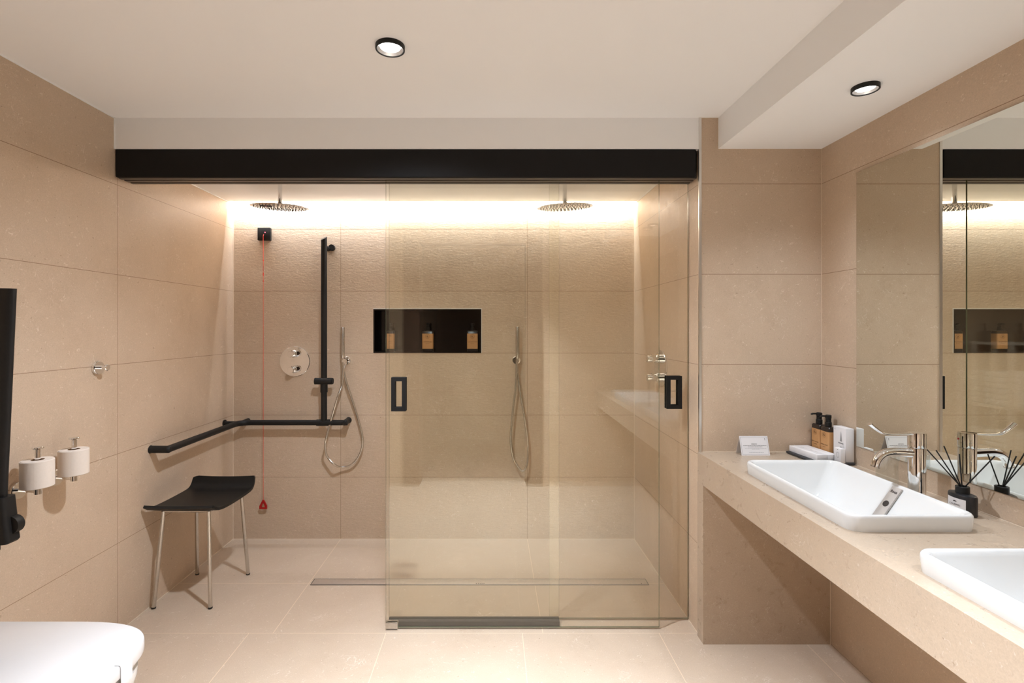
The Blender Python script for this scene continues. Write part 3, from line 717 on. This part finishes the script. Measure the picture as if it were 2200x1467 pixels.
# paper band hanging over the rim at the front of the seat
bm = BM()
yy0, yy1 = 1.285, 1.325
P = [(-0.9585, 0.5015), (-0.9435, 0.5008), (-0.9415, 0.494), (-0.9412, 0.468), (-0.9405, 0.452), (-0.945, 0.430), (-0.955, 0.412)]
A_ = [[bm.verts.new((x, y, z)) for x, z in P] for y in (yy0, yy1)]; B_ = [[bm.verts.new((x + 0.0006, y, z + 0.0004)) for x, z in P] for y in (yy0, yy1)]
for k in range(len(P) - 1):
    bm.faces.new((A_[0][k], A_[0][k + 1], A_[1][k + 1], A_[1][k])); bm.faces.new((B_[0][k], B_[1][k], B_[1][k + 1], B_[0][k + 1]))
    for q in (0, 1): bm.faces.new((A_[q][k], B_[q][k], B_[q][k + 1], A_[q][k + 1]))
tag(obj('paper_band', bm, M['card'], None), 'thin white paper band draped over the front edge of the toilet lid', 'paper band')

t = thing('folding_grab_rail', 'matt black folding grab rail raised upright beside the toilet', 'grab rail', (XL, 1.64, 0.66))
y = 1.64
bm = BM()
def capsule(bm, p0, p1, rx_, ry_, seg=28):
    p0, p1 = Vector(p0), Vector(p1); R = []
    for p in (p0, p1): R.append([(p.x + rx_ * math.cos(2 * PI * k / seg), p.y + ry_ * math.sin(2 * PI * k / seg), p.z) for k in range(seg)])
    loops(bm, R)
capsule(bm, (-1.606, y, 0.78), (-1.574, y, 1.484), 0.034, 0.017)
obj('arm', bm, M['black'], t)
bm = BM(); loops(bm, [[(-1.635, y - 0.026, z) if 0 else p for p in rrect(x0, x1, y - 0.026, y + 0.026, z, 0.012, 4)] for x0, x1, z in ((-1.640, -1.550, 0.665), (-1.645, -1.544, 0.672), (-1.64, -1.560, 0.812))])
obj('pivot_housing', bm, M['black'], t)
bm = BM(); cyl(bm, (-1.557, y - 0.005, 0.72), (-1.557, y + 0.02, 0.72), 0.0285, seg=40)
obj('pivot_cap', bm, M['black'], t)
bm = BM(); rbox(bm, XL, -1.625, y - 0.04, y + 0.04, 0.62, 0.86, 0.006); obj('wall_plate', bm, M['black'], t)

# towel shelf in the corner behind the toilet, seen only in reflections
t = thing('towel_shelf', 'pale open shelf rack seen mirrored in the shower glass', 'shelf', (-1.45, 0.42, 0))
for nm, a in (('post', (-1.66, -1.63, 0.25, 0.28)), ('post', (-1.22, -1.19, 0.25, 0.28)), ('post', (-1.66, -1.63, 0.56, 0.59)), ('post', (-1.22, -1.19, 0.56, 0.59))):
    bm = BM(); box(bm, *a, 0, 1.25); obj(nm, bm, M['shelf'], t, False)
for z in (0.35, 0.70, 1.22):
    bm = BM(); box(bm, -1.63, -1.22, 0.252, 0.588, z, z + 0.02); obj('shelf_board', bm, M['shelf'], t, False)
def towel(x, y, z, wx, wy, h, label):
    bm = BM(); L_ = []
    for k in range(9):
        a = -PI / 2 + PI * k / 8; e = 0.012 * (1 - math.cos(a))
        L_.append(rrect(x - wx / 2 + e, x + wx / 2 - e, y - wy / 2 + e, y + wy / 2 - e, z + h / 2 + h / 2 * math.sin(a), 0.02, 4))
    loops(bm, L_); tag(obj('folded_towel', bm, M['towel'], None), label, 'towel', 'folded towels on the pale rack')
for z0, nn, wh in ((0.72, 6, 'upper'), (0.37, 3, 'lower')):
    for k in range(nn): towel(-1.43 + random.uniform(-0.008, 0.008), 0.42, z0 + 0.046 * k, 0.34, 0.28, 0.045, 'folded white towel in the stack on the %s shelf board, %s' % (wh, ['lowest', 'second up', 'third up', 'fourth up', 'fifth up', 'topmost'][k]) if not (wh == 'lower' and k == 2) else 'folded white towel on top of the small stack on the lower shelf board')

# ------------------------------------------------------------------ vanity counter
CX = 0.905
basins = [(1.355, 1.936), (0.579, 1.160)]
BX0, BX1 = 0.958, 1.306
t = thing('vanity_counter', 'long beige stone vanity counter with deep front edge along the right wall', 'counter', (1.18, 1.2, 0))
XRW = XR; XR = XR - 0.0012
bm = BM(); i = 0.016
ys = [YD] ; 
hx0, hx1 = BX0 + i, BX1 - i
box(bm, CX, hx0, YD, YF, 0.68, ZT); box(bm, hx1, XR, YD, YF, 0.68, ZT)
b0 = (basins[1][0] + i, basins[1][1] - i); b1 = (basins[0][0] + i, basins[0][1] - i)
for a, c in ((YD, b0[0]), (b0[1], b1[0]), (b1[1], YF)): box(bm, hx0, hx1, a, c, 0.68, ZT)
# close underside
box(bm, hx0, hx1, b0[0], b0[1], 0.68, 0.69); box(bm, hx0, hx1, b1[0], b1[1], 0.68, 0.69)
obj('worktop', bm, M['st_counter'], t, False)
bm = BM(); box(bm, CX - 0.001, XR, 2.176, YF, 0, 0.68); obj('end_panel', bm, M['st_counter'], t, False)
bm = BM(); box(bm, CX + 0.004, XR, YF - 0.0025, YF, ZT, ZT + 0.0025); box(bm, XR - 0.0025, XR, YD, YF, ZT, ZT + 0.0025); box(bm, XR - 0.003, XR, 2.173, 2.176, 0, 0.68)
obj('silicone_bead', bm, M['grout'], t, False)

XR = XRW
def basin(y0, y1, label):
    t = thing('basin', label, 'basin', ((BX0 + BX1) / 2, (y0 + y1) / 2, ZT))
    x0, x1 = BX0, BX1
    def rr(e, z, r): return rrect(x0 + e, x1 - e, y0 + e, y1 - e, z, r, 8)
    def inner(z, k):   # k 0 at rim .. 1 at floor
        return rrect(x0 + 0.015 + 0.035 * k, x1 - 0.013 - 0.085 * k, y0 + 0.015 + 0.055 * k, y1 - 0.015 - 0.055 * k, z, 0.03 + 0.01 * k, 8)
    bm = BM()
    L_ = [rr(0.004, ZT - 0.003, 0.034), rr(0.002, ZT + 0.001, 0.034), rr(0.0, ZT + 0.034, 0.034), rr(0.0008, ZT + 0.040, 0.034), rr(0.003, ZT + 0.044, 0.034), rr(0.006, ZT + 0.0455, 0.032), rr(0.010, ZT + 0.0445, 0.03),
          inner(ZT + 0.041, 0.0), inner(ZT + 0.032, 0.06), inner(ZT + 0.0, 0.32), inner(ZT - 0.045, 0.68), inner(ZT - 0.068, 0.9)]
    for e, dz in ((0.0, -0.077), (0.02, -0.082), (0.05, -0.085), (0.09, -0.087)):
        L_.append(rrect(x0 + 0.052 + e, x1 - 0.10 - e * 0.9, y0 + 0.075 + e, y1 - 0.075 - e, ZT + dz, max(0.012, 0.04 - e * 0.3), 8))
    loops(bm, L_, False, True)
    obj('bowl', bm, M['ceramic'], t, ang=50)
    # overflow panel on the wall side slope
    yc = (y0 + y1) / 2 - 0.034
    P0 = Vector((x1 - 0.0165, yc, ZT + 0.037)); P1 = Vector((x1 - 0.0135 - 0.085 * 0.9, yc, ZT - 0.066))
    d = (P1 - P0).normalized(); nn = Vector((-d.z, 0, d.x)); 
    if nn.x > 0: nn = -nn
    def strip(w0, w1, a, b_, off, th, mat, nm, par, lab=None):
        bm = BM(); q = []
        for o_ in (off, off + th):
            q.append([P0 + d * a + Vector((0, -w0, 0)) + nn * o_, P0 + d * a + Vector((0, w0, 0)) + nn * o_, P0 + d * b_ + Vector((0, w1, 0)) + nn * o_, P0 + d * b_ + Vector((0, -w1, 0)) + nn * o_])
        loops(bm, q); return obj(nm, bm, mat, par, False, label=lab)
    pan = strip(0.0185, 0.0185, 0.0, (P1 - P0).length, 0.0, 0.005, M['greystrip'], 'overflow_panel', t, 'grey overflow panel')
    c = P0 + d * 0.062 + nn * 0.005
    bm = BM(); cyl(bm, c - nn * 0.0002, c + nn * 0.0008, 0.0105, seg=28); obj('overflow_hole', bm, M['dark'], pan, False)
    tx = Matrix((Vector((0, -1, 0)), -d, nn)).transposed()
    text('maker_mark', 'Roca', 0.0125, P0 + d * 0.017 + nn * 0.0056, tx, M['ink'], pan, bold=0.0004)
    bm = BM(); cyl(bm, ((x0 + x1) / 2 - 0.02, (y0 + y1) / 2, ZT - 0.0875), ((x0 + x1) / 2 - 0.02, (y0 + y1) / 2, ZT - 0.083), 0.032, seg=36); obj('waste_plug', bm, M['chrome'], t)
basin(*basins[0], 'white rectangular inset basin nearer the shower, under the tap')
basin(*basins[1], 'white rectangular inset basin cut off by the right frame edge')

# tap
def faucet(x, y, label):
    t = thing('basin_tap', label, 'tap', (x, y, ZT))
    bm = BM(); lathe(bm, [(0, 0), (0.026, 0), (0.0265, 0.003), (0.0235, 0.006), (0.0235, 0.160), (0.0228, 0.162)], (x, y, ZT), seg=48); obj('body', bm, M['chrome'], t)
    bm = BM(); lathe(bm, [(0.0228, 0.1625), (0.0245, 0.164), (0.0245, 0.208), (0.0235, 0.211), (0, 0.213)], (x, y, ZT), seg=48); cap = obj('cartridge_cap', bm, M['chrome'], t)
    bm = BM(); pts = spline([(x - 0.015, y, 0.955), (x - 0.05, y, 0.957), (x - 0.085, y, 0.957), (x - 0.110, y, 0.950), (x - 0.127, y, 0.932), (x - 0.134, y, 0.912)], 7)
    tube(bm, pts, 0.013, 24, rad=[0.0145 - 0.002 * k / len(pts) for k in range(len(pts))]); sp_ = obj('spout', bm, M['chrome'], t)
    bm = BM(); e = Vector(pts[-1]); d = (Vector(pts[-1]) - Vector(pts[-2])).normalized(); cyl(bm, e - d * 0.001, e + d * 0.003, 0.0135, seg=24); obj('aerator', bm, M['steel'], sp_)
    bm = BM(); z0 = ZT + 0.209
    lv = spline([(x + 0.012, 0, z0 - 0.002), (x - 0.02, 0, z0 - 0.002), (x - 0.07, 0, z0 - 0.004), (x - 0.105, 0, z0 - 0.002), (x - 0.13, 0, z0 + 0.012), (x - 0.152, 0, z0 + 0.030)], 8)
    L_ = []; m_ = len(lv)
    for k, p in enumerate(lv):
        u = k / (m_ - 1); w_ = 0.017 - 0.009 * min(1, u / 0.5) + 0.0015 * max(0, (u - 0.6) / 0.4); h_ = 0.0035 + 0.0025 * max(0, (u - 0.5) / 0.5)
        tg = (lv[min(k + 1, m_ - 1)] - lv[max(0, k - 1)]).normalized(); up = Vector((-tg.z, 0, tg.x)) * (-1)
        L_.append([(p.x + up.x * h_ * math.sin(a), y + w_ * math.cos(a), p.z + up.z * h_ * math.sin(a)) for a in [2 * PI * q / 18 for q in range(18)]])
    loops(bm, L_); obj('lever', bm, M['chrome'], cap)
    bm = BM(); cyl(bm, (x + 0.0242, y + 0.004, ZT + 0.19), (x + 0.0252, y + 0.004, ZT + 0.19), 0.003, seg=12); obj('hot_mark', bm, M['red'], cap, label='red dot')
faucet(1.365, 1.632, 'tall chrome basin tap with long lever beside the basin nearer the shower')
faucet(1.365, 0.86, 'chrome basin tap beside the basin at the right frame edge')

# mirror
bm = BM(); box(bm, XR - 0.006, XR, YD + 0.02, 2.016, 0.888, 1.973)
for f in bm.faces:
    c = f.calc_center_median(); f.material_index = 0 if c.x < XR - 0.005 else 1
tag(obj('mirror', bm, [M['mirror'], M['edge']], None, False), 'large frameless wall mirror above the vanity counter', 'mirror')

# glass tumbler
bm = BM(); lathe(bm, [(0, 0.0), (0.031, 0.0), (0.033, 0.003), (0.036, 0.105), (0.0350, 0.106), (0.0335, 0.105), (0.0305, 0.008), (0, 0.007)], (1.392, 1.79, ZT), seg=48)
tag(obj('glass_tumbler', bm, M['tumbler'], None), 'clear glass tumbler on the counter behind the basin spout', 'glass')

# reed diffuser
dx, dy = 1.388, 1.498
t = thing('reed_diffuser', 'black oval reed diffuser bottle with white label behind the basin', 'diffuser', (dx, dy, ZT))
bm = BM(); lathe(bm, [(0, 0), (0.033, 0), (0.035, 0.003), (0.035, 0.054), (0.033, 0.058), (0.026, 0.060), (0.012, 0.0605), (0, 0.0605)], (dx, dy, ZT), seg=56, sx=0.72, sy=1.15); obj('bottle', bm, plain('matt_black_glass', srgb(34, 33, 34), 0.35), t)
bm = BM(); lathe(bm, [(0, 0.060), (0.0165, 0.060), (0.0165, 0.079), (0.0155, 0.080), (0.010, 0.080), (0.010, 0.076), (0, 0.076)], (dx, dy, ZT), seg=40); obj('collar', bm, M['blackp'], t)
# label on the side facing the room
bm = BM(); V = []
for z in (ZT + 0.006, ZT + 0.047):
    V.append([Vector((dx - 0.72 * 0.0356 * math.cos(a), dy - 1.15 * 0.0356 * math.sin(a), z)) for a in [math.radians(q) for q in range(-38, 51, 6)]])
A_ = [[bm.verts.new(p) for p in l] for l in V]
for k in range(len(A_[0]) - 1): bm.faces.new((A_[0][k], A_[0][k + 1], A_[1][k + 1], A_[1][k]))
lb = obj('label', bm, M['card'], t, label='white label')
tilt = math.radians(6); bs = Matrix.Rotation(tilt, 3, 'Z') @ B_NX
text('lettering', 'COURMES', 0.0068, (dx - 0.0262, dy - 0.003, ZT + 0.028), bs, M['ink'], lb)
bm = BM()
for k in range(-2, 3):
    p = Vector((dx - 0.0264, dy - 0.003 + k * 0.0022, ZT + 0.0365)); b2 = BM(); box(b2, p.x, p.x + 0.0006, p.y - 0.0007, p.y + 0.0007, p.z, p.z + 0.0035 - abs(k) * 0.0006); merge(bm, b2)
obj('crown_mark', bm, M['ink'], lb, False)
tips = [(1992, 966, 1.50), (2011, 967, 1.525), (2028, 958, 1.485), (2061, 975, 1.525), (2137, 980, 1.43)]
for (tx_, ty_, dep) in tips:
    tip = px(tx_, ty_, dep); tip.x = min(tip.x, XR - 0.012)
    base = Vector((dx, dy, ZT + 0.078)) + Vector((tip.x - dx, tip.y - dy, 0)).normalized() * 0.005
    bm = BM(); cyl(bm, base, tip, 0.0017, seg=10)
    tag(obj('reed_stick', bm, M['blackp'], t), '', '') if False else obj('reed_stick', bm, M['blackp'], t)

# tray and toiletries
t = thing('slate_tray', 'low dark slate tray in the counter corner holding toiletries', 'tray', (1.37, 2.125, ZT))
bm = BM(); TR = Matrix.Translation((1.364, 2.118, 0)) @ Matrix.Rotation(math.radians(4), 4, 'Z')
b2 = BM(); loops(b2, [rrect(-0.074 + e, 0.074 - e, -0.108 + e, 0.108 - e, z, 0.006, 3) for e, z in ((0.004, ZT + 0.0003), (0, ZT + 0.003), (0, ZT + 0.009), (0.002, ZT + 0.010))])
merge(bm, b2, TR); obj('slab', bm, M['slate'], t)
ztray = ZT + 0.0102
# flat box of two halves
t = thing('amenity_box', 'long flat white amenity box lying along the left of the slate tray', 'box', (1.35, 2.15, ztray))
TB_ = Matrix.Translation((1.347, 2.138, 0)) @ Matrix.Rotation(math.radians(5), 4, 'Z')
b2 = BM(); bm = BM(); rbox(b2, -0.042, 0.0015, -0.085, 0.085, ztray, ztray + 0.0235, 0.001); rbox(b2, 0.0025, 0.044, -0.085, 0.085, ztray, ztray + 0.0235, 0.001); merge(bm, b2, TB_)
obj('carton', bm, M['card'], t)
bm = BM(); b2 = BM()
for k in range(9): 
    yy = -0.06 + 0.014 * k; box(b2, -0.03 + 0.002 * (k % 3), -0.004 - 0.003 * (k % 2), yy, yy + 0.0012, ztray + 0.0235, ztray + 0.0237)
merge(bm, b2, TB_); obj('printing', bm, M['inkgrey'], t, False)
pump_bottle((1.4155, 2.198, ztray), 'tan labelled black pump bottle on the slate tray, the one nearer the wall', None, 0.034, 0.054, 0.122, 'nx', ('BODY LOTION', 'moisturising'), labz=(0.0, 0.84))
pump_bottle((1.4155, 2.138, ztray), 'tan labelled black pump bottle on the slate tray, beside the white boxes', None, 0.034, 0.054, 0.122, 'nx', ('HAND & BODY', 'gel wash'), labz=(0.0, 0.84))
def carton(name, x0, x1, y0, y1, h, label, tower):
    t = thing(name, label, 'box', ((x0 + x1) / 2, (y0 + y1) / 2, ztray))
    bm = BM(); rbox(bm, x0, x1, y0, y1, ztray, ztray + h, 0.0008); obj('carton', bm, M['card'], t)
    X = x0 - 0.0004
    def q(b2, u0, u1, v0, v1, w0=None):      # u: along -Y from the far edge, v: up ; trapezoids by w0 top half width
        ym = y1 - (u0 + u1) / 2
        pts = [(X, y1 - u0, ztray + v0), (X, y1 - u1, ztray + v0), (X, y1 - u1, ztray + v1), (X, y1 - u0, ztray + v1)]
        if w0 is not None: pts[2] = (X, ym - w0, ztray + v1); pts[3] = (X, ym + w0, ztray + v1)
        b2.faces.new([b2.verts.new(p) for p in pts])
    bm = BM()
    if tower:   # line drawing of lattice spire
        c = 0.046
        q(bm, c - 0.006, c + 0.006, 0.078, 0.118, 0.0006)
        q(bm, c - 0.016, c + 0.014, 0.068, 0.073); q(bm, c + 0.012, c + 0.013, 0.045, 0.068); q(bm, c - 0.014, c + 0.013, 0.040, 0.044)
        q(bm, c - 0.003, c + 0.003, 0.044, 0.060, 0.0012); q(bm, c - 0.003, c + 0.003, 0.026, 0.038, 0.001); q(bm, c - 0.0025, c + 0.0025, 0.014, 0.024, 0.001); q(bm, c - 0.0015, c + 0.0015, 0.0, 0.012, 0.001)
        obj('tower_print', bm, M['inkgrey'], t, False); bm = BM(); q(bm, 0.008, 0.011, 0.124, 0.126); q(bm, 0.006, 0.014, 0.1215, 0.1225)
    else:
        q(bm, 0.018, 0.023, 0.050, 0.0515); obj('logo_print', bm, M['ink'], t, False); bm = BM()
        for k in range(18):
            a0 = 2 * PI * k / 18; a1 = 2 * PI * (k + 1) / 18; r0, r1 = 0.0085, 0.0075; cy_, cz_ = y1 - 0.021, ztray + 0.030
            bm.faces.new([bm.verts.new((X, cy_ + r * math.cos(a), cz_ + 1.3 * r * math.sin(a))) for r, a in ((r0, a0), (r0, a1), (r1, a1), (r1, a0))])
    obj('printing', bm, M['inkgrey'], t, False)
carton('tall_box', 1.410, 1.4425, 2.024, 2.098, 0.134, 'tall white box with grey tower drawing standing on the slate tray', True)
carton('small_box', 1.381, 1.4, 2.012, 2.05, 0.056, 'small white box standing in front of the tall box', False)

# tent card
t = thing('tent_card', 'folded white tent card with small print on the counter by the end wall', 'card', (1.13, 2.2, ZT))
x0, x1 = 1.069, 1.191; yr, zr = 2.199, ZT + 0.079; yf, yk = 2.176, 2.226; th = 0.0007
bm = BM()
loops(bm, [[(x, yf, ZT + 0.0002), (x, yr, zr), (x, yk, ZT + 0.0002), (x, yk - th, ZT + 0.0002), (x, yr, zr - 0.0025), (x, yf + th, ZT + 0.0002)] for x in (x0, x1)])
obj('card', bm, M['card'], t, False)
fx, fz = Vector((1, 0, 0)), (Vector((0, yr, zr)) - Vector((0, yf, ZT))).normalized()
nn = fx.cross(fz); bt = Matrix((fx, fz, nn)).transposed(); Lh = 0.082
def cp(u, v): return Vector((x0 + u, yf, ZT)) + fz * v + nn * 0.0004
def strip(bm, u0, u1, v0, v1):
    bm.faces.new([bm.verts.new(cp(u, v)) for u, v in ((u0, v0), (u1, v0), (u1, v1), (u0, v1))])
bm = BM(); e = 0.004; W = x1 - x0
strip(bm, e, W - e, e, e + 0.0008); strip(bm, e, W - e, Lh - e, Lh - e - 0.0008); strip(bm, e, e + 0.0008, e, Lh - e); strip(bm, W - e - 0.0008, W - e, e, Lh - e)
obj('border', bm, M['inkgrey'], t, False)
text('lettering', 'AMENITIES', 0.0052, cp(0.060, 0.048), bt, M['ink'], t)
bm = BM(); rnd = random.Random(3)
for v, u0, u1, h in ((0.0405, 0.012, 0.112, 0.0014), (0.0355, 0.032, 0.094, 0.0014), (0.0305, 0.018, 0.110, 0.0006), (0.0260, 0.048, 0.080, 0.0006), (0.0125, 0.034, 0.096, 0.0010)):
    u = u0
    while u < u1:
        l = rnd.uniform(0.003, 0.009); strip(bm, u, min(u + l, u1), v, v + h); u += l + 0.0012
obj('small_print', bm, M['ink'], t, False)
bm = BM(); strip(bm, 0.106, 0.111, 0.072, 0.0725); strip(bm, 0.108, 0.1095, 0.064, 0.072); obj('corner_mark', bm, M['ink'], t, False)

# ------------------------------------------------------------------ downlights
def downlight(x, y, z, r, label, off):
    t = thing('downlight', label, 'ceiling light', (x, y, z), 'recessed ceiling downlights')
    bm = BM(); lathe(bm, [(r, 0.0), (r, -0.014), (r - 0.0025, -0.0155), (r - 0.004, -0.014), (r - 0.006, -0.001), (r, 0.0)], (x, y, z), (0, 0, 1), 56); obj('trim_ring', bm, M['black'], t)
    bm = BM(); lathe(bm, [(r - 0.005, -0.012), (r * 0.74, -0.005), (0, -0.004)], (x, y, z), (0, 0, 1), 48); obj('reflector', bm, M['reflector'], t)
    bm = BM(); lathe(bm, [(0, -0.0075), (r * 0.6, -0.0065), (r * 0.7, -0.0055), (0, -0.0055)], (x, y, z), (0, 0, 1), 40); obj('lens', bm, M['lamp'], t, label='glowing lamp lens')
downlight(*DL[0], 0.0475, 'round black rimmed downlight in the main ceiling above the shower front', 0)
downlight(*DL[2], 0.040, 'round black rimmed downlight in the lowered ceiling above the counter', 0)
downlight(*DL[1], 0.0475, 'added fill downlight in the main ceiling, unseen out of the frame above the camera', 0)
downlight(*DL[3], 0.040, 'added unseen fill downlight in the lowered ceiling over the basin at the right frame edge', 0)
for o in bpy.data.objects:
    if '_w' in o: del o['_w']
